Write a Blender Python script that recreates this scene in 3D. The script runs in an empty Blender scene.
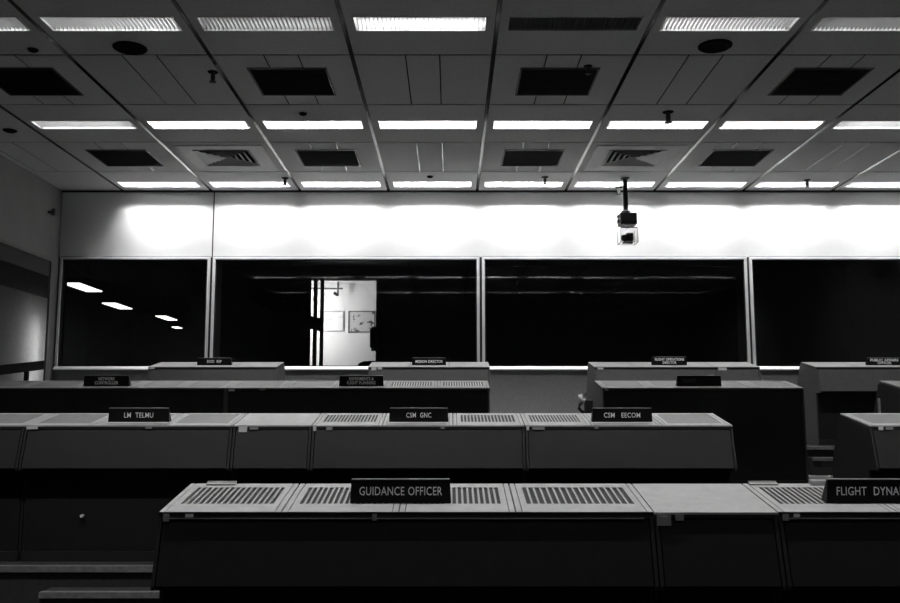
import bpy, bmesh, math, random
from mathutils import Vector, Matrix
random.seed(7)
S = bpy.context.scene
C = S.collection
PI = math.pi
# ------------------------------------------------------------------ camera
F, PITCH, EYE = 912.0, math.atan(114 / 912.0), 1.58
cd = bpy.data.cameras.new('camera'); cam = bpy.data.objects.new('camera', cd); C.objects.link(cam)
cd.sensor_width = 36.0; cd.lens = 36.0 * F / 900.0; cd.clip_start = 0.05; cd.clip_end = 200
cam.location = (0, 0, EYE); cam.rotation_euler = (PI / 2 + PITCH, 0, 0)
S.camera = cam
# ------------------------------------------------------------------ world, exposure
w = bpy.data.worlds.new('world'); S.world = w; w.use_nodes = True
w.node_tree.nodes['Background'].inputs[0].default_value = (1, 1, 1, 1)
w.node_tree.nodes['Background'].inputs[1].default_value = 0.0
S.view_settings.view_transform = 'Standard'; S.view_settings.look = 'None'
S.view_settings.gamma = 1.0; S.view_settings.use_curve_mapping = False
S.view_settings.exposure = 0.0
# power (watts) and visible lens strength of each ceiling light; key = (row, cell)
P_C, P_B, P_A, P_D, P_E = 80.0, 54.0, 8.0, 54.0, 11.0
SPREAD = math.radians(180)

def at(x, y, D):
    """pixel -> (X, Z) on the plane at depth D"""
    v = 301.5 - y
    yw = F * math.cos(PITCH) - v * math.sin(PITCH); zw = F * math.sin(PITCH) + v * math.cos(PITCH)
    return (x - 450.0) * D / yw, EYE + zw * D / yw
def ceil_at(x, y, zc):
    """pixel -> (X, D) on the horizontal plane z = zc"""
    v = 301.5 - y
    yw = F * math.cos(PITCH) - v * math.sin(PITCH); zw = F * math.sin(PITCH) + v * math.cos(PITCH)
    t = (zc - EYE) / zw
    return (x - 450.0) * t, yw * t
# ------------------------------------------------------------------ materials
M = {}
def mat(name, c, rough=0.6, metal=0.0, noise=0.0, scale=8.0, spec=0.5, emit=0.0, bump=0.0, bscale=200.0):
    m = bpy.data.materials.new(name); m.use_nodes = True
    nt = m.node_tree; b = nt.nodes['Principled BSDF']
    b.inputs['Base Color'].default_value = (c, c, c, 1); b.inputs['Roughness'].default_value = rough
    b.inputs['Metallic'].default_value = metal; b.inputs['Specular IOR Level'].default_value = spec
    tc = nt.nodes.new('ShaderNodeTexCoord')
    if noise:
        n = nt.nodes.new('ShaderNodeTexNoise'); n.inputs['Scale'].default_value = scale; n.inputs['Detail'].default_value = 6
        nt.links.new(tc.outputs['Object'], n.inputs['Vector'])
        r = nt.nodes.new('ShaderNodeMapRange'); r.inputs[1].default_value = 0.3; r.inputs[2].default_value = 0.7
        r.inputs[3].default_value = c * (1 - noise); r.inputs[4].default_value = c * (1 + noise)
        nt.links.new(n.outputs['Fac'], r.inputs[0]); nt.links.new(r.outputs[0], b.inputs['Base Color'])
    if bump:
        n2 = nt.nodes.new('ShaderNodeTexNoise'); n2.inputs['Scale'].default_value = bscale
        nt.links.new(tc.outputs['Object'], n2.inputs['Vector'])
        bp = nt.nodes.new('ShaderNodeBump'); bp.inputs['Strength'].default_value = bump; bp.inputs['Distance'].default_value = 0.003
        nt.links.new(n2.outputs['Fac'], bp.inputs['Height']); nt.links.new(bp.outputs[0], b.inputs['Normal'])
    if emit:
        b.inputs['Emission Color'].default_value = (1, 1, 1, 1); b.inputs['Emission Strength'].default_value = emit
    M[name] = m
    return m
mat('ceiling_tile', .66, .9, noise=.08, scale=30, bump=.4, bscale=400)
mat('groove', .03, .9)
mat('tbar', .085, .12, metal=1.0)
mat('louvre', .16, .35, metal=.7)
mat('wall_paint', .78, .75, noise=.03, scale=2)
mat('wall_lower', .36, .85, noise=.12, scale=60)  # same wall as above the windows, darkened for its weaker light
mat('side_wall', .20, .85, noise=.05, scale=3)
mat('alcove_wall', .42, .8, noise=.08, scale=14)
mat('dark_beam', .16, .8, noise=.1)
mat('alu', .88, .4)
mat('seam', .03, .8)
mat('carpet', .025, .95, noise=.3, scale=80, bump=.5)
mat('riser', .03, .9, noise=.2, scale=20)
mat('nosing', .19, .55, noise=.25, scale=25)
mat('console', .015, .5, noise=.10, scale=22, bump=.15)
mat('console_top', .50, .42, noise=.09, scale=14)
mat('back_paint', .068, .5, noise=.10, scale=22, bump=.15)
mat('back_top', .23, .45, noise=.08, scale=14)
mat('back_inset', .14, .5, noise=.1, scale=18)
mat('tray', .05, .8)
mat('console_inset', .23, .5, noise=.10, scale=18)
mat('console_slat', .46, .45)
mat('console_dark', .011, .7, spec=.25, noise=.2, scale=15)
mat('slot', .008, .9, spec=.05)
mat('plate_black', .006, .35, spec=.3)
mat('grey_metal', .35, .35, metal=.4)
mat('letter', .95, .5)
mat('letter_dim', .10, .5)
mat('letter_grey', .95, .5)
mat('sticker', .8, .6)
mat('sticker_grey', .35, .6)
mat('frame_white', .8, .45)
mat('reflector', .42, .3)
mat('black_metal', .02, .45)
mat('dark_panel', .008, .8, noise=.2, scale=40, spec=.05)
mat('diffuser_paint', .55, .45)
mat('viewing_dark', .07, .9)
mat('jamb_grey', .10, .6)
mat('corridor_wall', .8, .8, noise=.03, scale=4)
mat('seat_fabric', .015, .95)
mat('rail_dark', .008, .6, spec=.2)
mat('white_plastic', .8, .4)
mat('tube', .8, .4, emit=18.0)
mat('corridor_tube', .8, .4, emit=140.0)
mat('hall_glow', .8, .4, emit=2.6)

def lens_mat(name, lo, hi):
    """prismatic light panel: uneven glow of the tubes behind a beaded sheet"""
    m = bpy.data.materials.new(name); m.use_nodes = True; nt = m.node_tree; b = nt.nodes['Principled BSDF']
    b.inputs['Base Color'].default_value = (.5, .5, .5, 1); b.inputs['Roughness'].default_value = .35
    tc = nt.nodes.new('ShaderNodeTexCoord')
    n = nt.nodes.new('ShaderNodeTexNoise'); n.inputs['Scale'].default_value = 3.0; n.inputs['Detail'].default_value = 2
    n2 = nt.nodes.new('ShaderNodeTexVoronoi'); n2.inputs['Scale'].default_value = 38
    nt.links.new(tc.outputs['Object'], n.inputs['Vector']); nt.links.new(tc.outputs['Object'], n2.inputs['Vector'])
    a = nt.nodes.new('ShaderNodeMath'); a.operation = 'MULTIPLY_ADD'; a.inputs[1].default_value = .55
    nt.links.new(n2.outputs['Distance'], a.inputs[0]); nt.links.new(n.outputs['Fac'], a.inputs[2])
    r = nt.nodes.new('ShaderNodeMapRange'); r.inputs[1].default_value = .45; r.inputs[2].default_value = .95
    r.inputs[3].default_value = lo; r.inputs[4].default_value = hi
    nt.links.new(a.outputs[0], r.inputs[0])
    b.inputs['Emission Color'].default_value = (1, 1, 1, 1)
    nt.links.new(r.outputs[0], b.inputs['Emission Strength'])
    M[name] = m
lens_mat('lens_full', .2, .35)
lens_mat('lens_mid', .22, .75)
lens_mat('lens_dim', .04, .28)
lens_mat('lens_off', .0, .004)

def glass_mat():
    m = bpy.data.materials.new('window_glass'); m.use_nodes = True; nt = m.node_tree; nt.nodes.clear()
    o = nt.nodes.new('ShaderNodeOutputMaterial'); mx = nt.nodes.new('ShaderNodeMixShader')
    t = nt.nodes.new('ShaderNodeBsdfTransparent'); t.inputs[0].default_value = (.86, .86, .86, 1)
    g = nt.nodes.new('ShaderNodeBsdfGlossy'); g.inputs[0].default_value = (1, 1, 1, 1); g.inputs['Roughness'].default_value = .015
    fr = nt.nodes.new('ShaderNodeFresnel'); fr.inputs[0].default_value = 1.5
    nt.links.new(fr.outputs[0], mx.inputs[0]); nt.links.new(t.outputs[0], mx.inputs[1]); nt.links.new(g.outputs[0], mx.inputs[2])
    nt.links.new(mx.outputs[0], o.inputs[0]); M['glass'] = m
glass_mat()
def art_mat(name, lo, hi, scale, thr):
    m = bpy.data.materials.new(name); m.use_nodes = True; nt = m.node_tree; b = nt.nodes['Principled BSDF']
    tc = nt.nodes.new('ShaderNodeTexCoord'); n = nt.nodes.new('ShaderNodeTexNoise'); n.inputs['Scale'].default_value = scale
    n.inputs['Detail'].default_value = 4
    r = nt.nodes.new('ShaderNodeValToRGB'); r.color_ramp.elements[0].position = thr - .04; r.color_ramp.elements[1].position = thr + .04
    r.color_ramp.elements[0].color = (lo, lo, lo, 1); r.color_ramp.elements[1].color = (hi, hi, hi, 1)
    nt.links.new(tc.outputs['Object'], n.inputs['Vector']); nt.links.new(n.outputs['Fac'], r.inputs[0])
    nt.links.new(r.outputs[0], b.inputs['Base Color']); b.inputs['Roughness'].default_value = .7; M[name] = m
art_mat('print_blotchy', .05, .6, 7, .42)
art_mat('print_pale', .6, .75, 5, .4)
# ------------------------------------------------------------------ mesh helpers
def box(bm, x0, x1, y0, y1, z0, z1):
    v = [bm.verts.new(p) for p in ((x0,y0,z0),(x1,y0,z0),(x1,y1,z0),(x0,y1,z0),(x0,y0,z1),(x1,y0,z1),(x1,y1,z1),(x0,y1,z1))]
    for f in ((3,2,1,0),(4,5,6,7),(0,1,5,4),(1,2,6,5),(2,3,7,6),(3,0,4,7)): bm.faces.new([v[i] for i in f])
def prism(bm, prof, x0, x1):
    """prof: list of (y, z); extruded along X"""
    a = [bm.verts.new((x0, y, z)) for y, z in prof]; b = [bm.verts.new((x1, y, z)) for y, z in prof]
    n = len(prof); bm.faces.new(a); bm.faces.new(b[::-1])
    for i in range(n): bm.faces.new((a[i], b[i], b[(i+1) % n], a[(i+1) % n]))
def hexa(bm, pts):
    v = [bm.verts.new(p) for p in pts]
    for f in ((3,2,1,0),(4,5,6,7),(0,1,5,4),(1,2,6,5),(2,3,7,6),(3,0,4,7)): bm.faces.new([v[i] for i in f])
def lathe(bm, prof, seg=24, c=(0, 0, 0)):
    """prof: list of (r, z) from axis to axis"""
    rings = []
    for r, z in prof:
        if r < 1e-6: rings.append([bm.verts.new((c[0], c[1], c[2] + z))])
        else: rings.append([bm.verts.new((c[0] + r*math.cos(2*PI*k/seg), c[1] + r*math.sin(2*PI*k/seg), c[2] + z)) for k in range(seg)])
    for a, b in zip(rings, rings[1:]):
        for k in range(seg):
            k2 = (k + 1) % seg
            if len(a) == 1 and len(b) == 1: continue
            if len(a) == 1: bm.faces.new((a[0], b[k2], b[k]))
            elif len(b) == 1: bm.faces.new((a[k], a[k2], b[0]))
            else: bm.faces.new((a[k], a[k2], b[k2], b[k]))
def tube(bm, pts, r, seg=8):
    pts = [Vector(p) for p in pts]; rings = []
    for i, p in enumerate(pts):
        d = (pts[min(i+1, len(pts)-1)] - pts[max(i-1, 0)]).normalized()
        u = d.cross(Vector((0, 0, 1)));  u = Vector((1, 0, 0)) if u.length < 1e-3 else u.normalized()
        v = d.cross(u)
        rings.append([bm.verts.new(p + r*(math.cos(2*PI*k/seg)*u + math.sin(2*PI*k/seg)*v)) for k in range(seg)])
    for a, b in zip(rings, rings[1:]):
        for k in range(seg): bm.faces.new((a[k], a[(k+1) % seg], b[(k+1) % seg], b[k]))
    bm.faces.new(rings[0][::-1]); bm.faces.new(rings[-1])
def frame(bm, x0, x1, z0, z1, w, y0, y1):
    """upright rectangular frame in XZ"""
    box(bm, x0, x1, y0, y1, z0, z0 + w); box(bm, x0, x1, y0, y1, z1 - w, z1)
    box(bm, x0, x0 + w, y0, y1, z0 + w, z1 - w); box(bm, x1 - w, x1, y0, y1, z0 + w, z1 - w)
def flatframe(bm, x0, x1, y0, y1, w, z0, z1):
    box(bm, x0, x1, y0, y0 + w, z0, z1); box(bm, x0, x1, y1 - w, y1, z0, z1)
    box(bm, x0, x0 + w, y0 + w, y1 - w, z0, z1); box(bm, x1 - w, x1, y0 + w, y1 - w, z0, z1)
def finish(bm, name, m, smooth=False):
    bmesh.ops.recalc_face_normals(bm, faces=bm.faces)
    me = bpy.data.meshes.new(name); bm.to_mesh(me); bm.free(); me.materials.append(M[m])
    if smooth:
        for p in me.polygons: p.use_smooth = True
    return me
def obj(name, src, m=None, parent=None, loc=None, rot=None, bevel=0, smooth=False):
    me = finish(src, name, m, smooth) if isinstance(src, bmesh.types.BMesh) else src
    o = bpy.data.objects.new(name, me); C.objects.link(o)
    if loc: o.location = loc
    if rot: o.rotation_euler = rot
    if parent: o.parent = parent
    if bevel:
        b = o.modifiers.new('bevel', 'BEVEL'); b.width = bevel; b.segments = 2; b.limit_method = 'ANGLE'
    return o
def B(*boxes):
    bm = bmesh.new()
    for b in boxes: box(bm, *b)
    return bm
def tag(o, label, cat, group=None):
    o['label'] = label; o['category'] = cat
    if group: o['group'] = group
    return o
def thing(name, label, cat, loc=(0, 0, 0), group=None, rz=0):
    o = bpy.data.objects.new(name, None); C.objects.link(o); o.location = loc; o.rotation_euler = (0, 0, rz)
    return tag(o, label, cat, group)
def struct(name, src, m=None, label=None, **k):
    o = obj(name, src, m, **k) if src is not None else bpy.data.objects.new(name, None)
    if src is None: C.objects.link(o)
    o['kind'] = 'structure'
    if label: o['label'] = label
    return o
# ------------------------------------------------------------------ the room
ZC = 5.295                       # ceiling
DW = 14.84                       # back wall
XL, XR = -6.45, 8.12             # side walls
YF = -3.0                        # front of the room, behind the camera
TIER = [(YF, 7.40, 0.0), (7.40, 10.0, 0.40), (10.0, 12.60, 0.79), (12.60, DW, 1.16)]
WT, WB = 4.175, 2.322            # window head and sill

# floor: four tiers
fl = struct('floor', B((XL - .9, XR, YF, 7.40, -.2, 0)), 'carpet', 'dark carpeted floor rising in four tiers')
for i, (d0, d1, z) in enumerate(TIER[1:]):
    t = obj('floor_tier', B((XL - .9, XR, d0, DW + (0 if i < 2 else 0), TIER[i][2], z - .012)), 'riser', fl)
    obj('tier_carpet', B((XL - .9, XR, d0 + .04, d1, z - .012, z)), 'carpet', t)
    obj('step_nosing', B((XL, XR, d0 - .025, d0 + .04, z - .042, z + .004)), 'nosing', t)
for x0, x1, k in ((-3.12, -1.45, 1), (2.5, 3.4, 1), (4.85, 5.55, 3), (.7, 1.6, 2), (.8, 1.8, 3)):
    d0, z0, z1 = TIER[k][0], TIER[k-1][2], TIER[k][2]
    zm = (z0 + z1) / 2 + .045
    s = obj('aisle_step', B((x0, x1, d0 - .24, d0 - .03, z0, zm)), 'riser', fl)
    obj('step_nosing', B((x0, x1, d0 - .26, d0 - .20, zm - .04, zm + .004)), 'nosing', s)

# back wall
bw = struct('wall_back', None, label='pale back wall with a long band of observation windows')
SEAM = -3.925
obj('upper_wall_panel', B((XL, SEAM - .012, DW, DW + .15, WT, ZC)), 'wall_paint', bw)
obj('upper_wall_panel', B((SEAM + .012, XR, DW, DW + .15, WT, ZC)), 'wall_paint', bw)
obj('seam', B((SEAM - .012, SEAM + .012, DW + .02, DW + .14, WT, ZC)), 'seam', bw)
obj('lower_wall_panel', B((XL, XR, DW, DW + .15, 1.0, WB)), 'wall_lower', bw)
obj('cornice_shadow_strip', B((XL, XR, DW - .02, DW, ZC - .03, ZC)), 'groove', bw)  # solid dark strip standing for the shadowed gap under the ceiling
cols = [(XL + .03, -3.945), (-3.905, .485), (.525, 4.885), (4.925, XR)]
for n, (x0, x1) in enumerate(cols):
    wn = struct('window_%d' % (n + 1), None, label='dark observation window pane in slim pale metal frame')
    obj('head_shadow_strip', B((x0, x1, DW - .012, DW + .001, WT, WT + .014)), 'jamb_grey', wn)  # solid grey strip standing for the shadowed gap above the frame
    bm = bmesh.new(); frame(bm, x0, x1, WB, WT, .045, DW - .035, DW + .05)
    obj('window_frame', bm, 'alu', wn, bevel=.006)
    bm = bmesh.new(); prism(bm, [(DW - .085, WB - .012), (DW - .085, WB + .004), (DW - .036, WB + .05), (DW - .036, WB - .012)], x0, x1); obj('sill_cap', bm, 'alu', wn)
    bm = bmesh.new(); frame(bm, x0 + .045, x1 - .045, WB + .045, WT - .045, .018, DW - .012, DW + .03)
    obj('glazing_bead', bm, 'black_metal', wn)
    obj('glass_pane', B((x0 + .05, x1 - .05, DW + .012, DW + .020, WB + .05, WT - .05)), 'glass', wn)
for x in (SEAM, .505, 4.905):
    obj('mullion_post', B((x - .05, x + .05, DW + .06, DW + .5, 1.9, WT)), 'jamb_grey', bw)
    obj('mullion_seam', B((x - .018, x + .018, DW - .01, DW + .04, WB, WT)), 'seam', bw)

# left wall with the opening of the side entrance
wl = struct('wall_left', B((XL - .12, XL, YF, DW + .15, 4.08, ZC), (XL - .12, XL, YF, 11.3, 0, 4.08)), 'side_wall', 'grey side wall with a low side entrance opening')
obj('corner_column', B((XL - .025, XL + .004, 14.56, 15.0, 1.16, 4.079)), 'side_wall', wl)
obj('header_trim', B((XL - .125, XL + .006, 11.3, 14.56, 4.05, 4.10)), 'dark_beam', wl)
al = struct('wall_alcove', B((-7.47, -7.35, 11.0, 16.6, 1.0, 3.70)), 'alcove_wall', 'inner wall of the side entrance lit from the far end')
obj('alcove_beam', B((-7.47, -7.32, 11.0, 16.6, 3.70, 4.10)), 'dark_beam', al)
obj('alcove_ceiling', B((-7.47, XL - .12, 11.0, 16.6, 4.10, 4.2)), 'side_wall', al)
obj('alcove_near_wall', B((-7.35, XL - .12, 11.0, 11.3, 1.0, 4.1)), 'side_wall', al)
bm = bmesh.new(); hexa(bm, [(x, y, z) for z in (1, 4.1) for x, y in ((-6.50,14.99),(-6.44,14.99),(-7.17,16.6),(-7.22,16.6))])
obj('alcove_partition', bm, 'side_wall', al)
obj('alcove_end_wall', B((-7.35, -7.12, 16.6, 16.7, 1.0, 4.1)), 'alcove_wall', al)
obj('alcove_floor', B((-7.35, -6.45, DW, 16.6, 1.0, 1.16)), 'carpet', al)
struct('wall_right', B((XR, XR + .12, YF, DW + .15, 0, ZC)), 'side_wall', 'grey side wall at the right of the room')
struct('wall_front', B((XL - .12, XR + .12, YF - .12, YF, 0, ZC)), 'dark_beam', 'dark front wall behind the viewer')

# ceiling
GX = [-.285 + 1.474 * (k + .5) for k in range(-5, 7)]      # lines running into the depth
GD = [13.655 - 1.524 * k for k in range(-1, 12)]  # cross lines
ce = struct('ceiling', B((XL - .12, XR + .12, YF, DW + .15, ZC + .20, ZC + .25)), 'groove', 'suspended ceiling of grey tiles in a metal grid')
cache = {}
def panel(x0, x1, y0, y1, hole=None):
    x0 = max(x0, XL); x1 = min(x1, XR); y0 = max(y0, YF); y1 = min(y1, DW - .02)
    if x1 - x0 < .03 or y1 - y0 < .03: return
    dx, dy = x1 - x0, y1 - y0
    key = (round(dx, 3), round(dy, 3), None if not hole else tuple(round(a, 3) for a in (hole[0]-x0, hole[1]-x0, hole[2]-y0, hole[3]-y0)))
    if key not in cache:
        bm = bmesh.new()
        if hole:
            a, b, c, d = key[2]
            box(bm, 0, dx, 0, c, 0, .006)
            if d < dy - .001: box(bm, 0, dx, d, dy, 0, .006)
            box(bm, 0, a, c, d, 0, .02); box(bm, b, dx, c, d, 0, .006)
        else: box(bm, 0, dx, 0, dy, 0, .006)
        cache[key] = finish(bm, 'ceiling_panel', 'ceiling_tile')
    obj('ceiling_panel', cache[key], parent=ce, loc=(x0, y0, ZC))
g, gx = .016, .024
LHALF, LW = .640, .165
lights = []
for ci in range(len(GX) - 1):
    for di in range(len(GD) - 1):
        x0, x1, y0, y1 = GX[ci] + gx, GX[ci+1] - gx, GD[di+1] + g, GD[di] - g
        cx, cy = (GX[ci] + GX[ci+1]) / 2, (GD[di] + GD[di+1]) / 2
        if di % 2 == 0:                       # a strip with lights
            if cx - LHALF < XL or cx + LHALF > XR or y1 < 0: panel(x0, x1, y0, y1); continue
            panel(x0, x1, y0, y1, (cx - LHALF, cx + LHALF, cy - LW, cy + LW)); lights.append((di // 2, ci, cx, cy))
        elif di == 1 and ci in (2, 6): panel(x0, x1, y0, y1, (cx - .41, cx + .41, cy - .41, cy + .41))
        else:                                 # a strip with split tiles
            wd = x1 - x0; a, b = x0 + .375 * wd, x0 + .625 * wd
            panel(x0, a - .006, y0, y1); panel(a + .006, b - .006, y0, y1); panel(b + .006, x1, y0, y1)
for x in GX[1:]:
    obj('ceiling_rail', B((x - .02, x + .02, YF, DW - .02, ZC - .004, ZC + .02)), 'tbar', ce)
for di in range(1, 8, 2):                     # thin metal splines in the split strips
    y0, y1 = GD[di+1] + g, GD[di] - g
    for ci in range(len(GX) - 1):
        wd = 1.474 - 2 * gx
        for f in (.375, .625):
            x = GX[ci] + gx + f * wd
            if x > XL + .02 and x < XR and not (di == 1 and ci in (2, 6)): obj('ceiling_spline', B((x - .006, x + .006, y0, y1, ZC + .001, ZC + .02)), 'tbar', ce)
# ------------------------------------------------------------------ ceiling lights
ORD = ['first', 'second', 'third', 'fourth', 'fifth', 'sixth', 'seventh', 'eighth', 'ninth', 'tenth']
STATE = {  # (row, cell): (lens, watts)
    (1, 1): ('lens_dim', .35), (1, 8): ('lens_mid', .6),
    (2, 1): ('lens_mid', 1), (2, 2): ('lens_mid', 1), (2, 3): ('lens_dim', .4), (2, 4): ('lens_mid', 1.3), (2, 5): ('lens_off', 0),
    (2, 6): ('lens_mid', .9), (2, 7): ('lens_dim', .7), (2, 8): ('lens_dim', .6), (2, 9): ('lens_dim', .6)}
ROWNAME = {0: 'row washing the back wall', 1: 'middle row', 2: 'foremost visible row', 3: 'row over the nearest consoles', 4: 'row over the viewer'}
lmesh = {}
def light_fixture(row, ci, cx, cy):
    base = {0: P_C, 1: P_B, 2: P_A, 3: P_D, 4: P_E}[row]
    lens, k = STATE.get((row, ci), ('lens_full', 1) if row < 2 else ('lens_mid', 1) if row == 3 else ('lens_dim', 1))
    word = {'lens_full': 'bright', 'lens_mid': 'patchily glowing', 'lens_dim': 'dim', 'lens_off': 'unlit'}[lens]
    t = thing('ceiling_light', '%s recessed fluorescent light, %s from left in the %s' % (word, ORD[ci - 1], ROWNAME[row]), 'ceiling light', (cx, cy, ZC), 'recessed ceiling lights')
    a, b = LHALF - .003, LW - .003
    if 'f' not in lmesh:
        bm = bmesh.new(); flatframe(bm, -a, a, -b, b, .012, -.005, .012); lmesh['f'] = finish(bm, 'trim', 'frame_white')
        bm = bmesh.new(); flatframe(bm, -a + .004, a - .004, -b + .004, b - .004, .006, .0, .16)
        box(bm, -a, a, -b, b, .16, .166); lmesh['h'] = finish(bm, 'housing', 'reflector')
    if 'v' not in lmesh:
        bm = bmesh.new()
        for j in range(31): box(bm, -.602 + j * .04, -.600 + j * .04, -b + .012, b - .012, .002, .042)
        lmesh['v'] = finish(bm, 'louvre_blades', 'louvre')
    lv = obj('louvre_blades', lmesh['v'], parent=t); lv['kind'] = 'stuff'
    obj('trim', lmesh['f'], parent=t); obj('housing', lmesh['h'], parent=t)
    if ('l', lens) not in lmesh: lmesh[('l', lens)] = finish(B((-a + .012, a - .012, -b + .012, b - .012, .148, .154)), 'lens', lens)
    obj('lens', lmesh[('l', lens)], parent=t)
    if base * k > 0:
        ld = bpy.data.lights.new('tube_light', 'AREA'); ld.shape = 'RECTANGLE'; ld.size = 2 * a - .06; ld.size_y = .05
        ld.energy = base * k; ld.spread = SPREAD
        lo = bpy.data.objects.new('tube_light', ld); C.objects.link(lo); lo.parent = t; lo.location = (0, 0, .140)
for args in lights:
    if args[0] <= 4 and args[3] > 1: light_fixture(*args)

# ------------------------------------------------------------------ things on the ceiling
def black_panel(ci, di, label, dx=0):
    cx, cy = (GX[ci] + GX[ci+1]) / 2 + dx, (GD[di] + GD[di+1]) / 2
    t = thing('ceiling_return_grille', label, 'vent', (cx, cy, ZC), 'black square ceiling panels')
    bm = bmesh.new(); flatframe(bm, -.43, .43, -.42, .42, .02, -.012, 0); obj('frame', bm, 'black_metal', t)
    obj('backing', B((-.41, .41, -.40, .40, -.006, -.001)), 'slot', t)
    me = None
    for k in range(15):
        if me is None: me = finish(B((-.41, .41, -.008, .008, -.010, -.004)), 'blade', 'dark_panel')
        obj('blade', me, parent=t, loc=(0, -.37 + k * .0528, 0))
for ci, n in ((1, 'leftmost'), (3, 'second from left'), (5, 'third from left'), (7, 'rightmost')):
    black_panel(ci, 3, 'large black square ceiling panel in the near tile row, %s' % n)
    black_panel(ci, 1, 'smaller-looking black square ceiling panel in the tile row nearest the back wall, %s' % n)
def diffuser(ci, di, label):
    cx, cy = (GX[ci] + GX[ci+1]) / 2, (GD[di] + GD[di+1]) / 2
    t = thing('air_diffuser', label, 'air vent', (cx, cy, ZC), 'square louvred air diffusers')
    def ring(a0, z0, a1, z1, th=.006):
        bm = bmesh.new()
        for s in range(4):
            R = Matrix.Rotation(s * PI / 2, 3, 'Z')
            p = [(-a0,-a0,z0),(a0,-a0,z0),(a1,-a1,z1),(-a1,-a1,z1)]
            v = [bm.verts.new(R @ Vector(q)) for q in p] + [bm.verts.new(R @ Vector((q[0], q[1], q[2] + th))) for q in p]
            for f in ((3,2,1,0),(4,5,6,7),(0,1,5,4),(2,3,7,6),(1,2,6,5),(3,0,4,7)): bm.faces.new([v[i] for i in f])
        return bm
    bm = bmesh.new(); flatframe(bm, -.62, .62, -.62, .62, .05, -.010, .0); obj('outer_flange', bm, 'diffuser_paint', t)
    obj('sloped_surround', ring(.57, -.008, .40, -.002), 'diffuser_paint', t)
    for a in (.40, .32, .24, .16, .09):
        obj('louvre_ring', ring(a, -.014, a - .055, .02), 'diffuser_paint', t)
    obj('dark_throat', B((-.40, .40, -.40, .40, .07, .08)), 'slot', t)
diffuser(2, 1, 'square louvred air diffuser left of centre near the back wall')
diffuser(6, 1, 'square louvred air diffuser above the hanging camera')
def speaker_disc(px, py, r, label):
    X, D = ceil_at(px, py, ZC)
    t = thing('ceiling_speaker', label, 'ceiling speaker', (X, D, ZC))
    bm = bmesh.new(); lathe(bm, [(0, -.006), (r*.62, -.006), (r*.66, -.018), (r*.9, -.022), (r, -.010), (r, .0)], 32); obj('rim', bm, 'dark_panel', t, smooth=True)
    bm = bmesh.new(); lathe(bm, [(0, -.010), (r*.45, -.012), (r*.6, -.008), (r*.6, -.006)], 24); obj('mesh_cone', bm, 'slot', t)
speaker_disc(130, 47.5, .17, 'round dark ceiling speaker behind the near lights, left one')
speaker_disc(715, 45.5, .17, 'round dark ceiling speaker behind the near lights, right one')
def detector(px, py, r, label):
    X, D = ceil_at(px, py, ZC)
    t = thing('smoke_detector', label, 'detector', (X, D, ZC))
    bm = bmesh.new(); lathe(bm, [(0, -.03), (r*.6, -.03), (r*.9, -.018), (r, -.008), (r, 0)], 20); obj('cover', bm, 'dark_panel', t, smooth=True)
    bm = bmesh.new(); lathe(bm, [(r*.98, -.004), (r*1.15, -.004), (r*1.15, 0)], 20); obj('base_ring', bm, 'diffuser_paint', t)
detector(33, 49, .055, 'small round ceiling detector beside the near left corner light')
detector(10, 130, .09, 'dark round ceiling detector at the left end of the middle lights')
detector(303, 113, .05, 'tiny dark round ceiling detector above the third middle-row light')
detector(430, 176, .05, 'tiny round ceiling detector by the light row along the back wall')
def sprinkler(px, py, label, k=1.0):
    X, D = ceil_at(px, py, ZC)
    t = thing('sprinkler', label, 'sprinkler', (X, D, ZC), 'ceiling sprinklers')
    bm = bmesh.new(); lathe(bm, [(0, -.012), (.05*k, -.010), (.06*k, 0)], 16); obj('escutcheon', bm, 'dark_panel', t)
    bm = bmesh.new(); lathe(bm, [(0, -.10*k), (.022*k, -.10*k), (.026*k, -.05*k), (.02*k, -.01), (.0, -.01)], 12); obj('stem', bm, 'black_metal', t)
    bm = bmesh.new(); lathe(bm, [(0, -.118*k), (.04*k, -.115*k), (.04*k, -.108*k), (0, -.10*k)], 12); obj('deflector', bm, 'black_metal', t)
sprinkler(213, 72, 'ceiling sprinkler head beside the left near black panel')
sprinkler(588, 66, 'ceiling sprinkler head at the corner of a near black panel', .8)
sprinkler(668, 112, 'ceiling sprinkler head above the middle light row, right of centre', 1.2)
sprinkler(285, 178, 'ceiling sprinkler head left of centre in the row along the back wall')
sprinkler(545, 177, 'ceiling sprinkler head right of centre in the row along the back wall')
sprinkler(807, 180, 'rightmost ceiling sprinkler head in the row along the back wall')
sprinkler(619, 187, 'ceiling sprinkler head just left of the hanging camera pole', 1.1)
# side-wall sprinkler
X, Z = at(56, 212, 14.35)
t = thing('sidewall_sprinkler', 'dark sprinkler head sticking out of the left wall near the corner', 'sprinkler', (XL, 14.35, Z))
bm = bmesh.new(); tube(bm, [(0, 0, 0), (.09, 0, 0)], .02); obj('pipe', bm, 'black_metal', t)
bm = bmesh.new(); tube(bm, [(.085, 0, -.05), (.085, 0, .05)], .03); obj('head', bm, 'black_metal', t)
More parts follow.
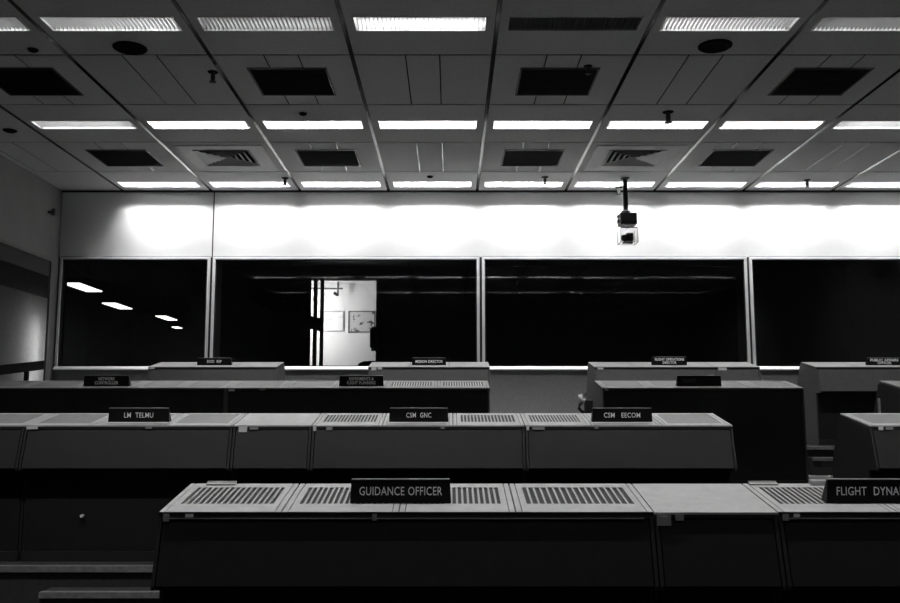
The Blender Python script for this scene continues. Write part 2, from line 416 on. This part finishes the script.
# hanging camera
CX, CD = ceil_at(625, 178, ZC)
t = thing('hanging_camera', 'black surveillance camera in a clear box hanging on a pole from the ceiling', 'camera', (CX, CD, ZC))
zz = lambda y: at(625, y, CD)[1] - ZC
bm = bmesh.new(); lathe(bm, [(0, -.03), (.04, -.03), (.075, -.008), (.075, 0)], 16); obj('ceiling_flange', bm, 'black_metal', t)
bm = bmesh.new(); lathe(bm, [(0, zz(211)), (.04, zz(211)), (.036, -.02), (0, -.02)], 16); obj('pole', bm, 'black_metal', t)
bm = bmesh.new(); lathe(bm, [(0, zz(213.5)), (.05, zz(213.5)), (.075, zz(211.8)), (.05, zz(210)), (0, zz(209.5))], 16); obj('collar', bm, 'black_metal', t)
cxo = .02
obj('motor_housing', B((cxo-.13, cxo+.13, -.13, .13, zz(225.5), zz(214))), 'black_metal', t, bevel=.015)
obj('side_knob', B((cxo-.155, cxo-.13, -.04, .04, zz(223), zz(220)), (cxo-.155, cxo-.13, -.04, .04, zz(217.5), zz(215.5))), 'black_metal', t)
obj('mounting_neck', B((cxo-.03, cxo+.03, -.03, .03, zz(228.6), zz(225.5))), 'white_plastic', t)
obj('bracket', B((cxo-.13, cxo+.13, -.135, -.125, zz(229.6), zz(228.7))), 'black_metal', t)
z0, z1 = zz(243), zz(229.6); bm = bmesh.new()
for sx in (-1, 1):
    for sy in (-1, 1):
        xx, yy = cxo + sx*.132, sy*.13
        box(bm, xx-.006, xx+.006, yy-.006, yy+.006, z0, z1)
flatframe(bm, cxo-.138, cxo+.138, -.136, .136, .012, z0 - .008, z0)
obj('box_frame', bm, 'sticker_grey', t)
obj('clear_cover', B((cxo-.13, cxo+.13, -.134, -.131, z0, z1)), 'glass', t)
cb = obj('camera_body', B((cxo-.03, cxo+.085, -.06, .11, z0+.03, z0+.155)), 'black_metal', t, bevel=.02)
bm = bmesh.new(); tube(bm, [(cxo-.03, -.02, z0+.075), (cxo-.075, -.06, z0+.07)], .05, 14); obj('lens_barrel', bm, 'dark_panel', cb)
obj('tilt_bracket', B((cxo-.07, cxo+.08, -.03, .08, z0+.0, z0+.03)), 'black_metal', cb)

# ------------------------------------------------------------------ consoles
SL = math.atan2(.10, .56); TL = math.hypot(.10, .56)
def slope(u, v, n, z0=1.10):   # u along X, v up the slope, n along its normal -> console coordinates
    return (u, v * math.cos(SL) - n * math.sin(SL), z0 + v * math.sin(SL) + n * math.cos(SL))
def sbox(bm, u0, u1, v0, v1, n0, n1):
    hexa(bm, [slope(*p) for p in ((u0,v0,n0),(u1,v0,n0),(u1,v1,n0),(u0,v1,n0),(u0,v0,n1),(u1,v0,n1),(u1,v1,n1),(u0,v1,n1))])
PROF = {
 'slant': [(.0, 1.07), (-.085, .755), (-.085, .735), (.06, .735), (.06, .0), (.78, .0), (.78, .70), (1.05, .70), (1.05, .745), (.78, .765), (.60, 1.165), (.56, 1.17)],
 'flush': [(.0, 1.07), (-.02, .0), (.78, .0), (.78, .70), (1.05, .70), (1.05, .745), (.78, .765), (.60, 1.165), (.56, 1.17)]}
slatmesh = {}
def console(label, D, zf, edges, kinds, style='slant', dark_rear=False, split=None, slats=False, stickers=(), lip=False, rear=None, side='console', top='console_top', inset='console_inset'):
    """edges: X of the bay borders, kinds: top of each bay (vent / inset / plain)"""
    x0, x1 = edges[0] + .004, edges[-1] - .004
    t = thing('control_console', label, 'console', (0, D, zf), 'mission control consoles')
    pr = PROF[style]
    bm = bmesh.new(); prism(bm, [(y + (.012 if i in (0, 1, 2) else 0), z - (.02 if i in (0, len(pr)-1) else 0)) for i, (y, z) in enumerate(pr)], x0 + .02, x1 - .02)
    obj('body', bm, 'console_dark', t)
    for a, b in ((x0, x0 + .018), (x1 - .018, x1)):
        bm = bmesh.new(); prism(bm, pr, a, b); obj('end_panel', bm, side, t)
    yb, zb = pr[1]
    cuts = [x0 + .022] + list(split or []) + [x1 - .022]
    for i in range(len(cuts) - 1):
        a, b = cuts[i] + .003, cuts[i+1] - .003
        bm = bmesh.new()
        if style == 'slant':
            hexa(bm, [(a, yb, zb), (b, yb, zb), (b, yb + .014, zb), (a, yb + .014, zb), (a, 0, 1.062), (b, 0, 1.062), (b, .014, 1.062), (a, .014, 1.062)])
        else:
            hexa(bm, [(a, -.02, .08), (b, -.02, .08), (b, -.006, .08), (a, -.006, .08), (a, 0, 1.062), (b, 0, 1.062), (b, .014, 1.062), (a, .014, 1.062)])
        obj('rear_panel', bm, rear or ('console_dark' if dark_rear else side), t)
    if style == 'slant': obj('lower_rear_panel', B((x0 + .022, x1 - .022, .048, .06, .08, .735)), 'console_dark', t)
    obj('plinth', B((x0 + .01, x1 - .01, .03 if style == 'slant' else -.03, .07, 0, .08)), 'black_metal', t)
    # underlay of the sloping top and its rear lip
    bm = bmesh.new(); sbox(bm, x0, x1, .0, TL, -.03, -.012); obj('top_tray', bm, 'tray', t)
    bm = bmesh.new(); sbox(bm, x0, x1, -.004, .006, -.012, .0); obj('rear_edge', bm, top, t) if not lip else obj('rear_edge', bm, 'console_dark', t)
    if lip: obj('lip_highlight', B((x0 + .05, x1 - .05, -.012, -.004, 1.067, 1.072)), 'grey_metal', t)  # pale strip drawing the thin highlight along the lip
    n = len(kinds)
    for i in range(n):
        a, b = edges[i] + .004, edges[i+1] - .004
        kd = kinds[i]
        if kd != 'plain':                        # narrow strips on both sides of the cover
            for s0, s1 in ((a, a + .026), (b - .026, b)):
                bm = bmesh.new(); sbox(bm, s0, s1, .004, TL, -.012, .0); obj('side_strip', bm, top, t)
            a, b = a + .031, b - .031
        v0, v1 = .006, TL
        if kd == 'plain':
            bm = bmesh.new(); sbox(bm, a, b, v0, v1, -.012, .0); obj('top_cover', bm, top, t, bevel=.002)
        elif kd == 'inset':
            m0, mv0, mv1 = .03, .09, TL - .05
            bm = bmesh.new(); sbox(bm, a, b, v0, mv0, -.012, 0); sbox(bm, a, b, mv1, v1, -.012, 0)
            sbox(bm, a, a + m0, mv0, mv1, -.012, 0); sbox(bm, b - m0, b, mv0, mv1, -.012, 0); obj('top_cover', bm, top, t)
            bm = bmesh.new(); sbox(bm, a + m0 + .004, b - m0 - .004, mv0 + .004, mv1 - .004, -.012, -.003); obj('inset_panel', bm, inset, t)
        else:
            m0, mv0, mv1 = .032, .155, .485
            bm = bmesh.new(); sbox(bm, a, b, v0, mv0, -.012, 0); sbox(bm, a, b, mv1, v1, -.012, 0)
            sbox(bm, a, a + m0, mv0, mv1, -.012, 0); sbox(bm, b - m0, b, mv0, mv1, -.012, 0); cv = obj('top_cover', bm, top, t)
            wv = b - a - 2 * m0; ns = 15; pt = wv / (ns + .65)
            if slats:
                key = round(pt, 3)
                if key not in slatmesh:
                    bm = bmesh.new(); sbox(bm, 0, .011, mv0, mv1, -.010, -.001); slatmesh[key] = finish(bm, 'slat', 'console_slat')
                for k in range(ns): obj('slat', slatmesh[key], parent=cv, loc=(a + m0 + pt * (k + .65) , 0, 0))
            else:
                bm = bmesh.new()
                for k in range(ns): sbox(bm, a + m0 + pt*(k + .65), a + m0 + pt*(k + .65) + .011, mv0, mv1, -.010, -.001)
                o = obj('vent_slats', bm, 'console_slat', cv); o['kind'] = 'stuff'
    for (sx, w, h, m) in stickers:               # paper tags hanging over the rear edge
        obj('paper_tag', B((sx, sx + w, -.012, -.008, 1.086 - h - .006, 1.092)), m, t)
    return t

def plate(label, px0, px1, D, zf, v, H, lines, size, ink='letter', group=None, align='CENTER', foot=False, dxt=0, fit=.8):
    """tent-shaped name plate standing on the sloping top; pixels give its left and right end"""
    z = zf + 1.10 + v * math.sin(SL); yd = D + v * math.cos(SL)
    yref = 301.5 + F * math.tan(PITCH - math.atan2(z - EYE, yd))
    xa, xb = at(px0, yref, yd)[0], at(px1, yref, yd)[0]
    t = thing('name_plate', label, 'name plate', ((xa + xb) / 2, yd, z), group or 'console name plates'); t.rotation_euler = (SL, 0, 0)
    W = (xb - xa) / 2; dp = .075 * H / .12; tl = .018 * H / .12
    bm = bmesh.new()
    for s in (-1, 1): pass
    hexa(bm, [(-W, 0, 0), (W, 0, 0), (W, dp, 0), (-W, dp, 0), (-W + .006, tl, H), (W - .006, tl, H), (W - .006, tl + .012, H), (-W + .006, tl + .012, H)])
    obj('body', bm, 'plate_black', t)
    obj('top_highlight', B((-W + .008, W - .008, tl - .001, tl + .012, H, H + .004)), 'grey_metal', t)  # pale strip standing in for the highlight along the plate's top
    if foot: obj('white_strip', B((-W, W, -.03, .0, 0, .003)), 'sticker', t)  # white strip laid along the near side of the plate
    tilt = math.atan2(tl, H)
    n = len(lines); lh = H / (n + (.55 if n > 1 else 0.0))
    for i, tx in enumerate(lines):
        cu = bpy.data.curves.new('lettering', 'FONT'); cu.body = tx; cu.align_x = align; cu.align_y = 'CENTER'; cu.size = size; cu.extrude = .0006; cu.resolution_u = 3; cu.offset = .0014 if (n > 1 or H < .11) else .0002
        cu.space_character = 1.06; cu.space_word = 1.15
        tmp = bpy.data.objects.new('lettering', cu); C.objects.link(tmp)
        bpy.context.view_layer.update()
        me = bpy.data.meshes.new_from_object(tmp.evaluated_get(bpy.context.evaluated_depsgraph_get())); bpy.data.objects.remove(tmp)
        me.name = 'lettering'; me.materials.clear(); me.materials.append(M[ink])
        xw = max(v.co.x for v in me.vertices) - min(v.co.x for v in me.vertices); kx = fit * 2 * W * (len(tx) / max(len(q) for q in lines)) / xw
        for v in me.vertices: v.co.x *= kx
        zc = H * .5 + (n - 1) * lh * .5 - i * lh
        obj('lettering', me, parent=t, loc=(dxt, zc * tl / H - .0012, zc), rot=(PI / 2 - tilt, 0, 0))
    return t
def Xs(D, y, *px): return [at(p, y, D)[0] for p in px]

# row nearest the viewer
R1, Z1 = 4.66, 0.0
e = Xs(R1, 513, 158, 281, 398.5, 516, 654)
console('four-bay console nearest the viewer with slotted vents, under the guidance officer plate', R1, Z1, e, ['vent'] * 4, slats=True, lip=True, dark_rear=True,
        stickers=((e[0] + .03, .03, .025, 'sticker_grey'), (e[0] + .14, .04, .004, 'sticker'), (e[2] - .13, .022, .02, 'sticker_grey')))
e2 = Xs(R1, 513, 654, 778)
console('plain-topped filler unit between the two nearest consoles', R1, Z1, e2, ['plain'], dark_rear=True,
        stickers=((e2[0] + .012, .07, .045, 'sticker_grey'), (e2[0] + .105, .04, .02, 'sticker_grey')))
e3 = Xs(R1, 513, 778, 898, 1018, 1138)
console('nearest console at the right edge carrying the flight dynamics plate', R1, Z1, e3, ['vent'] * 3, slats=True, lip=True, dark_rear=True,
        stickers=((e3[0] + .02, .03, .02, 'sticker_grey'), (e3[0] + .075, .03, .004, 'sticker')))
plate('black tent-shaped name plate reading GUIDANCE OFFICER', 350, 451, R1, Z1, .165, .118, ['GUIDANCE OFFICER'], .062, 'letter_grey', fit=.82)
plate('black tent-shaped name plate starting FLIGHT DYN at the right edge of the photo', 827, 928, R1, Z1, .165, .118, ['FLIGHT  DYNAMICS'], .062, 'letter_grey', fit=.82, dxt=.004)
# second row
R2, Z2 = 7.60, .40
s = 'sticker'; q = 'sticker_grey'
ea = Xs(R2, 425, -183, -114, -44, 25)
console('second-row console cut off by the left edge of the photo', R2, Z2, ea, ['inset'] * 3)
eb = Xs(R2, 425, 25, 94, 164, 233)
telmu = console('second-row console carrying the LM TELMU plate', R2, Z2, eb, ['inset'] * 3, stickers=((eb[0] + .02, .09, .012, s), (eb[0] + 1.0, .05, .008, q)))
ec = Xs(R2, 425, 233, 312)
console('narrow plain-topped filler unit in the second row', R2, Z2, ec, ['plain'], stickers=((ec[0] + .05, .07, .035, s), (ec[0] + .14, .07, .015, q)))
ed = Xs(R2, 425, 312, 382, 453, 525)
console('second-row console carrying the CSM GNC plate', R2, Z2, ed, ['vent'] * 3, stickers=((ed[0] + .012, .025, .025, s), (ed[0] + .12, .05, .02, q), (ed[2] - .1, .03, .01, q)))
ee = Xs(R2, 425, 525, 592, 663, 733)
console('second-row console carrying the CSM EECOM plate', R2, Z2, ee, ['vent', 'inset', 'inset'], stickers=((ee[0] + .012, .02, .02, s), (ee[0] + .06, .10, .016, q), (ee[1] + .02, .03, .01, q)))
ef = Xs(R2, 422, 869, 940, 1012, 1084)
console('second-row console at the right edge beyond the dark gap', R2, Z2, ef, ['inset'] * 3, stickers=((ef[0] + .07, .04, .02, s), (ef[0] + .13, .06, .015, q)))
plate('black name plate with white letters LM TELMU', 108, 169, R2, Z2, .13, .115, ['LM  TELMU'], .060, fit=.475, foot=True)
plate('black name plate with white letters CSM GNC', 389, 448.5, R2, Z2, .13, .115, ['CSM  GNC'], .058, fit=.42, foot=True)
plate('black name plate with white letters CSM EECOM', 592, 652.5, R2, Z2, .13, .115, ['CSM   EECOM'], .058, fit=.6, foot=True)
# third row
R3, Z3 = 10.30, .79
ga = Xs(R3, 388, -40, 20, 75, 132, 179, 226)
console('third-row console carrying the NETWORK CONTROLLER plate', R3, Z3, ga, ['inset'] * 5, 'flush', True, split=[ga[2]], top='back_top', inset='back_inset', side='back_paint')
gb = Xs(R3, 388, 226, 283, 336, 384, 437, 490)
console('third-row console carrying the EXPERIMENTS & FLIGHT PLANNING plate', R3, Z3, gb, ['inset', 'inset', 'inset', 'vent', 'vent'], 'flush', True, split=[gb[4]], stickers=((gb[0] + .03, .07, .02, s), (gb[0] + .38, .06, .012, q)), top='back_top', inset='back_inset', side='back_paint')
gc = Xs(R3, 388, 602, 652, 705, 757, 804)
console('third-row black-backed console right of the gap carrying a glossy unreadable plate', R3, Z3, gc, ['inset'] * 4, 'flush', True, stickers=((gc[0] + .03, .04, .012, s),), top='back_top', inset='back_inset', side='back_paint')
gd = Xs(R3, 388, 903, 957, 1012)
console('third-row dark console corner at the right edge', R3, Z3, gd, ['inset'] * 2, 'flush', True, top='back_top', inset='back_inset', side='console_dark')
plate('black two-line name plate reading NETWORK CONTROLLER', 83.5, 129, R3, Z3, .13, .115, ['NETWORK', 'CONTROLLER'], .050, 'letter_grey', fit=.52)
plate('black two-line name plate reading EXPERIMENTS & FLIGHT PLANNING', 339, 383.5, R3, Z3, .13, .115, ['EXPERIMENTS &', 'FLIGHT PLANNING'], .050, 'letter_grey', fit=.64)
plate('glossy black name plate with barely readable lettering, right of the gap', 677, 721.5, R3, Z3, .13, .115, ['FLIGHT'], .060, 'letter_dim', fit=.3, align='CENTER', dxt=-.11)
# back row
R4, Z4 = 12.95, 1.165
ha = Xs(R4, 367, 148, 191, 234, 277)
console('back-row console at the left carrying the DOD REP plate', R4, Z4, ha, ['plain'] * 3, stickers=((ha[0] + .02, .08, .012, s),), top='back_top', inset='back_inset', side='back_paint')
hb = Xs(R4, 367, 368, 409, 449, 490)
console('back-row console carrying the MISSION DIRECTOR plate', R4, Z4, hb, ['plain'] * 3, stickers=((hb[0] + .05, .07, .03, s), (hb[0] + .14, .06, .02, s)), top='back_top', inset='back_inset', side='back_paint')
hc = Xs(R4, 367, 594, 635, 675, 715, 760)
console('back-row console carrying the FLIGHT OPERATIONS DIRECTOR plate', R4, Z4, hc, ['plain'] * 4, split=[hc[3]], stickers=((hc[0] + .05, .08, .02, s), (hc[3] + .04, .12, .03, s)), top='back_top', inset='back_inset', side='back_paint')
hd = Xs(R4, 367, 816, 858, 900, 942)
console('back-row console at the right carrying the PUBLIC AFFAIRS OFFICER plate', R4, Z4, hd, ['plain'] * 3, top='back_top', inset='back_inset', side='back_paint')
plate('small black name plate reading DOD REP on the back row', 197, 231.5, R4, Z4, .2, .10, ['DOD  REP'], .055, fit=.42)
plate('small black name plate reading MISSION DIRECTOR on the back row', 412, 446, R4, Z4, .2, .10, ['MISSION DIRECTOR'], .052, fit=.8)
plate('small two-line name plate reading FLIGHT OPERATIONS DIRECTOR', 652, 687, R4, Z4, .2, .115, ['FLIGHT OPERATIONS', 'DIRECTOR'], .050, fit=.83)
plate('small two-line name plate reading PUBLIC AFFAIRS OFFICER at the right edge', 867, 902, R4, Z4, .2, .10, ['PUBLIC AFFAIRS', 'OFFICER'], .048)
# ------------------------------------------------------------------ small things on and by the consoles
def ridge_strip(px0, px1, label, h=.016):
    z, d = Z1 + 1.10 + .545 * math.sin(SL), R1 + .545 * math.cos(SL)
    y = 301.5 + F * math.tan(PITCH - math.atan2(z - EYE, d)); xa, xb = at(px0, y, d)[0], at(px1, y, d)[0]
    o = obj('edge_strip', B((xa, xb, -.02, .02, 0, h * .6), (xa, xb, .012, .02, h * .6, h)), 'console_top', loc=(0, d, z), rot=(SL, 0, 0))
    tag(o, label, 'strip')
ridge_strip(207, 236, 'low grey strip on the far edge of the guidance officer console')
ridge_strip(749, 777, 'low grey strip on the far edge of the flight dynamics console')
ridge_strip(810, 832, 'small grey box on the far edge just left of the flight dynamics plate', .045)
# latch on the lower rear of the left second-row console
X, Z = at(82, 516, R2 + .03)
bm = bmesh.new(); tube(bm, [(X, .048, Z - Z2), (X, .015, Z - Z2)], .013, 12)
o = obj('latch_knob', bm, 'white_plastic', telmu)
# telephone on the side of a back-row console
X0 = hc[0] + .004; Zt = at(588, 400, R4 + .2)[1]; Zb = at(588, 413.5, R4 + .2)[1]
t = thing('wall_telephone', 'dark telephone box with white handset on the left end of a back-row console', 'telephone', (X0, R4 + .16, Zb))
hh = Zt - Zb
obj('case', B((-.115, -.002, 0, .14, 0, hh)), 'black_metal', t, bevel=.01)
bm = bmesh.new(); tube(bm, [(-.18, .04, hh + .08), (-.17, .04, hh + .02), (-.15, .04, hh - .01), (-.115, .05, hh - .01)], .030); obj('handset', bm, 'white_plastic', t, smooth=True)
bm = bmesh.new(); tube(bm, [(-.15, .04, hh - .03), (-.19, .03, hh * .65), (-.20, .03, hh * .4), (-.16, .05, .03), (-.11, .06, .02)], .024); obj('cord', bm, 'black_metal', t, smooth=True)
# handle sticking up behind the right second-row console
X, Z = at(880, 404, 8.6)
t = thing('headset_post', 'short pale post rising behind the right second-row console', 'post', (X, 8.62, Z2 + .765))
bm = bmesh.new(); lathe(bm, [(0, .0), (.05, .0), (.05, .012), (.012, .02), (.012, Z - Z2 - .765 + .05), (0, Z - Z2 - .765 + .055)], 12); obj('stand', bm, 'grey_metal', t)
# handrail of the side entrance
t = thing('handrail', 'dark sloping handrail board in the side entrance at the left', 'handrail', (XL - .06, 12.5, 1.16))
za, zb = 2.22 - 1.16, 2.375 - 1.16; ya, yb = 13.05 - 12.5, 14.5 - 12.5; zs = (zb - za) / (yb - ya); y0 = -1.1; yb = 2.4
bm = bmesh.new(); z_ = lambda y: za + (y - ya) * zs
hexa(bm, [(-.03, y0, z_(y0)-.075), (.03, y0, z_(y0)-.075), (.03, yb, z_(yb)-.075), (-.03, yb, z_(yb)-.075), (-.03, y0, z_(y0)+.065), (.03, y0, z_(y0)+.065), (.03, yb, z_(yb)+.065), (-.03, yb, z_(yb)+.065)])
obj('rail_board', bm, 'rail_dark', t)
for yy in (-.9, .3, 1.55): obj('post', B((-.025, .025, yy - .035, yy + .035, 0, z_(yy) - .075)), 'rail_dark', t)
# lamp of the side entrance, behind the corner column
t = thing('wall_lamp', 'vertical tube lamp hidden behind the corner column of the side entrance', 'lamp', (-7.02, 16.15, 2.0))
obj('backplate', B((.03, .05, -.05, .05, 0, 1.3)), 'frame_white', t)
bm = bmesh.new(); tube(bm, [(0, 0, .05), (0, 0, 1.25)], .022); obj('tube', bm, 'tube', t)

# ------------------------------------------------------------------ the viewing room behind the glass
VF, VC, VD = 1.90, 4.62, 18.5
vr = struct('wall_viewing_room', None, label='dark walls of the viewing room behind the glass')
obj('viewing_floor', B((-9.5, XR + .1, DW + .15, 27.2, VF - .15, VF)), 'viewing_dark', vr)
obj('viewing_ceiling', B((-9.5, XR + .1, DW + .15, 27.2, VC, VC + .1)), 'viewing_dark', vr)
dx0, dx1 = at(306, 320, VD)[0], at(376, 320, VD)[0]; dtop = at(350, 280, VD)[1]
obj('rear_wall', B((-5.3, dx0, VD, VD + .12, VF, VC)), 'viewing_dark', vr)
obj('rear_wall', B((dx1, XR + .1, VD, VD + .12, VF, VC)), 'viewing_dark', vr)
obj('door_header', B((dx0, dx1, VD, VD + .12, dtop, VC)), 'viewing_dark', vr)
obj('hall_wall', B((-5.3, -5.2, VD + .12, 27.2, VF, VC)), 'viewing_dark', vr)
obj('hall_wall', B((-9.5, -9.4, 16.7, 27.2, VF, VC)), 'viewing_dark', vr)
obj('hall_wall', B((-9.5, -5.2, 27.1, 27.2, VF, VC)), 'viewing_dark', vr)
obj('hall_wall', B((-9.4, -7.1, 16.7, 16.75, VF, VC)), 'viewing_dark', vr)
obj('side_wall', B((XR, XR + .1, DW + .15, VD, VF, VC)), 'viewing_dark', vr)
# four glowing panels hung behind the left pane to give its bright spots
for i, (px, py, lab) in enumerate(((83, 288, 'nearest and largest'), (117.5, 306.5, 'second'), (166.5, 318.5, 'third'), (177, 328, 'farthest and smallest'))):
    X, D = ceil_at(px, py, 4.08)
    t = thing('hall_glow_panel', '%s of the four bright panels glowing behind the left window pane' % lab, 'lamp', (X, D, 4.08), 'glowing panels behind the left window pane')
    L = (.58, .55, .5, .22)[i]; wd = (.16, .15, .13, .09)[i]
    obj('tray', B((-wd - .02, wd + .02, -L - .02, L + .02, .02, .08)), 'black_metal', t)
    obj('glowing_panel', B((-wd, wd, -L, L, .0, .02)), 'hall_glow', t)
    for yy in (-.4 * L, .4 * L):
        bm = bmesh.new(); tube(bm, [(0, yy, .08), (0, yy, VC - 4.08)], .008, 6); obj('hanger', bm, 'black_metal', t)
# lit corridor beyond the doorway
CW = 20.6
co = struct('wall_corridor', B((-5.1, .8, CW, CW + .1, VF, VC)), 'corridor_wall', 'white corridor wall beyond the open door')
obj('corridor_ceiling', B((-5.1, .8, VD + .12, CW, VC - .05, VC)), 'corridor_wall', co)
obj('corridor_floor', B((-5.1, .8, VD + .12, CW, VF, VF + .01)), 'viewing_dark', co)
obj('corridor_side', B((.7, .8, VD + .12, CW, VF, VC)), 'corridor_wall', co)
obj('corridor_side', B((-5.1, -5.0, VD + .12, CW, VF, VC)), 'corridor_wall', co)
def picture(px0, px1, py0, py1, m, label, fm):
    x0, z1 = at(px0, py0, CW - .02); x1, z0 = at(px1, py1, CW - .02)
    t = thing('framed_picture', label, 'picture', ((x0 + x1) / 2, CW, z0)); wd = (x1 - x0) / 2; h = z1 - z0
    bm = bmesh.new(); frame(bm, -wd, wd, 0, h, .022, -.03, -.001); obj('frame', bm, fm, t)
    obj('print', B((-wd + .022, wd - .022, -.015, -.002, .022, h - .022)), m, t)
picture(318, 343.5, 311, 331.5, 'print_pale', 'pale framed picture on the corridor wall, left of the blotchy one', 'sticker_grey')
picture(348.5, 375, 311, 332.5, 'print_blotchy', 'framed picture with dark blotches on the corridor wall', 'jamb_grey')
x0, z = at(323, 288.5, CW - .25); x1 = at(343, 288.5, CW - .25)[0]; xv = at(338, 290, CW - .25)[0]
t = thing('sprinkler_pipe', 'thin dark pipe with a drop under the corridor ceiling', 'pipe', (0, CW - .25, z))
bm = bmesh.new(); tube(bm, [(x0 - .6, 0, 0), (x1, 0, 0)], .02); obj('branch_pipe', bm, 'jamb_grey', t)
bm = bmesh.new(); tube(bm, [(xv, 0, VC - .05 - z), (xv, 0, -.17)], .022); obj('drop_pipe', bm, 'jamb_grey', t)
bm = bmesh.new(); tube(bm, [(xv, 0, -.15), (xv - .09, -.03, -.1)], .035); obj('outlet', bm, 'black_metal', t)
t = thing('corridor_lamp', 'tube lamp on the corridor wall hidden beside the doorway', 'lamp', (-3.35, 19.7, 3.1))
bm = bmesh.new(); tube(bm, [(0, 0, 0), (0, 0, 1.2)], .03); obj('tube', bm, 'corridor_tube', t)
obj('pole', B((-.06, -.04, -.02, .02, -1.19, 1.47)), 'frame_white', t)
# open door leaf with glazed slots at the left of the doorway
dl = struct('door_1', None, label='dark door leaf with tall narrow glazed slots, standing open')
for p0, p1 in ((305, 310.6), (313.2, 317), (320, 323.6)):
    a, b = at(p0, 320, VD - .05)[0], at(p1, 320, VD - .05)[0]
    obj('stile', B((a, b, VD - .07, VD - .02, VF, dtop)), 'viewing_dark', dl)
a, b = at(305, 320, VD - .05)[0], at(323.6, 320, VD - .05)[0]
zt, zl = at(310, 317, VD - .05)[1], at(310, 329, VD - .05)[1]
bm = bmesh.new(); hexa(bm, [(a, VD-.09, zl+.03), (b, VD-.09, zl-.06), (b, VD-.02, zl-.06), (a, VD-.02, zl+.03), (a, VD-.09, zt+.06), (b, VD-.09, zt-.05), (b, VD-.02, zt-.05), (a, VD-.02, zt+.06)])
obj('push_bar', bm, 'viewing_dark', dl)
obj('bottom_rail', B((a, b, VD - .07, VD - .02, VF, VF + .2)), 'viewing_dark', dl)
# dark handset-like fitting on the right door jamb
a, z1 = at(370, 328, VD - .03); b, z0 = at(377, 348, VD - .03)
t = thing('jamb_fitting', 'dark rounded fitting on the right jamb of the lit doorway', 'fitting', ((a + b) / 2, VD, z0))
obj('cover', B(((a-b)/2, (b-a)/2, -.06, -.001, 0, z1 - z0)), 'viewing_dark', t, bevel=.025)
obj('base', B(((a-b)/2 + .03, (b-a)/2, -.03, -.001, -.06, z1 - z0 + .03)), 'viewing_dark', t)
# theatre seat in the viewing room
X, Z = at(371, 361, 16.6)
t = thing('theatre_seat', 'dark theatre seat showing its rounded back below the lit doorway', 'seat', (X, 16.6, VF))
bm = bmesh.new(); pts = [(-.26, .0), (.26, .0), (.26, .22), (.22, .30), (.12, .34), (-.12, .34), (-.22, .30), (-.26, .22)]
va = [bm.verts.new((x, -.04, z)) for x, z in pts]; vb = [bm.verts.new((x, .05, z)) for x, z in pts]
bm.faces.new(va[::-1]); bm.faces.new(vb)
for i in range(8): bm.faces.new((va[i], va[(i+1) % 8], vb[(i+1) % 8], vb[i]))
dz = Z - VF - .34
obj('backrest', bm, 'seat_fabric', t, loc=(0, 0, dz), bevel=.02)
obj('seat', B((-.25, .25, -.45, .0, .30, .40)), 'seat_fabric', t, bevel=.03)
obj('stand', B((-.05, .05, -.25, -.1, 0, .31), (-.2, .2, -.03, .03, .28, dz + .05), (-.2, .2, -.2, .0, .28, .32)), 'black_metal', t)
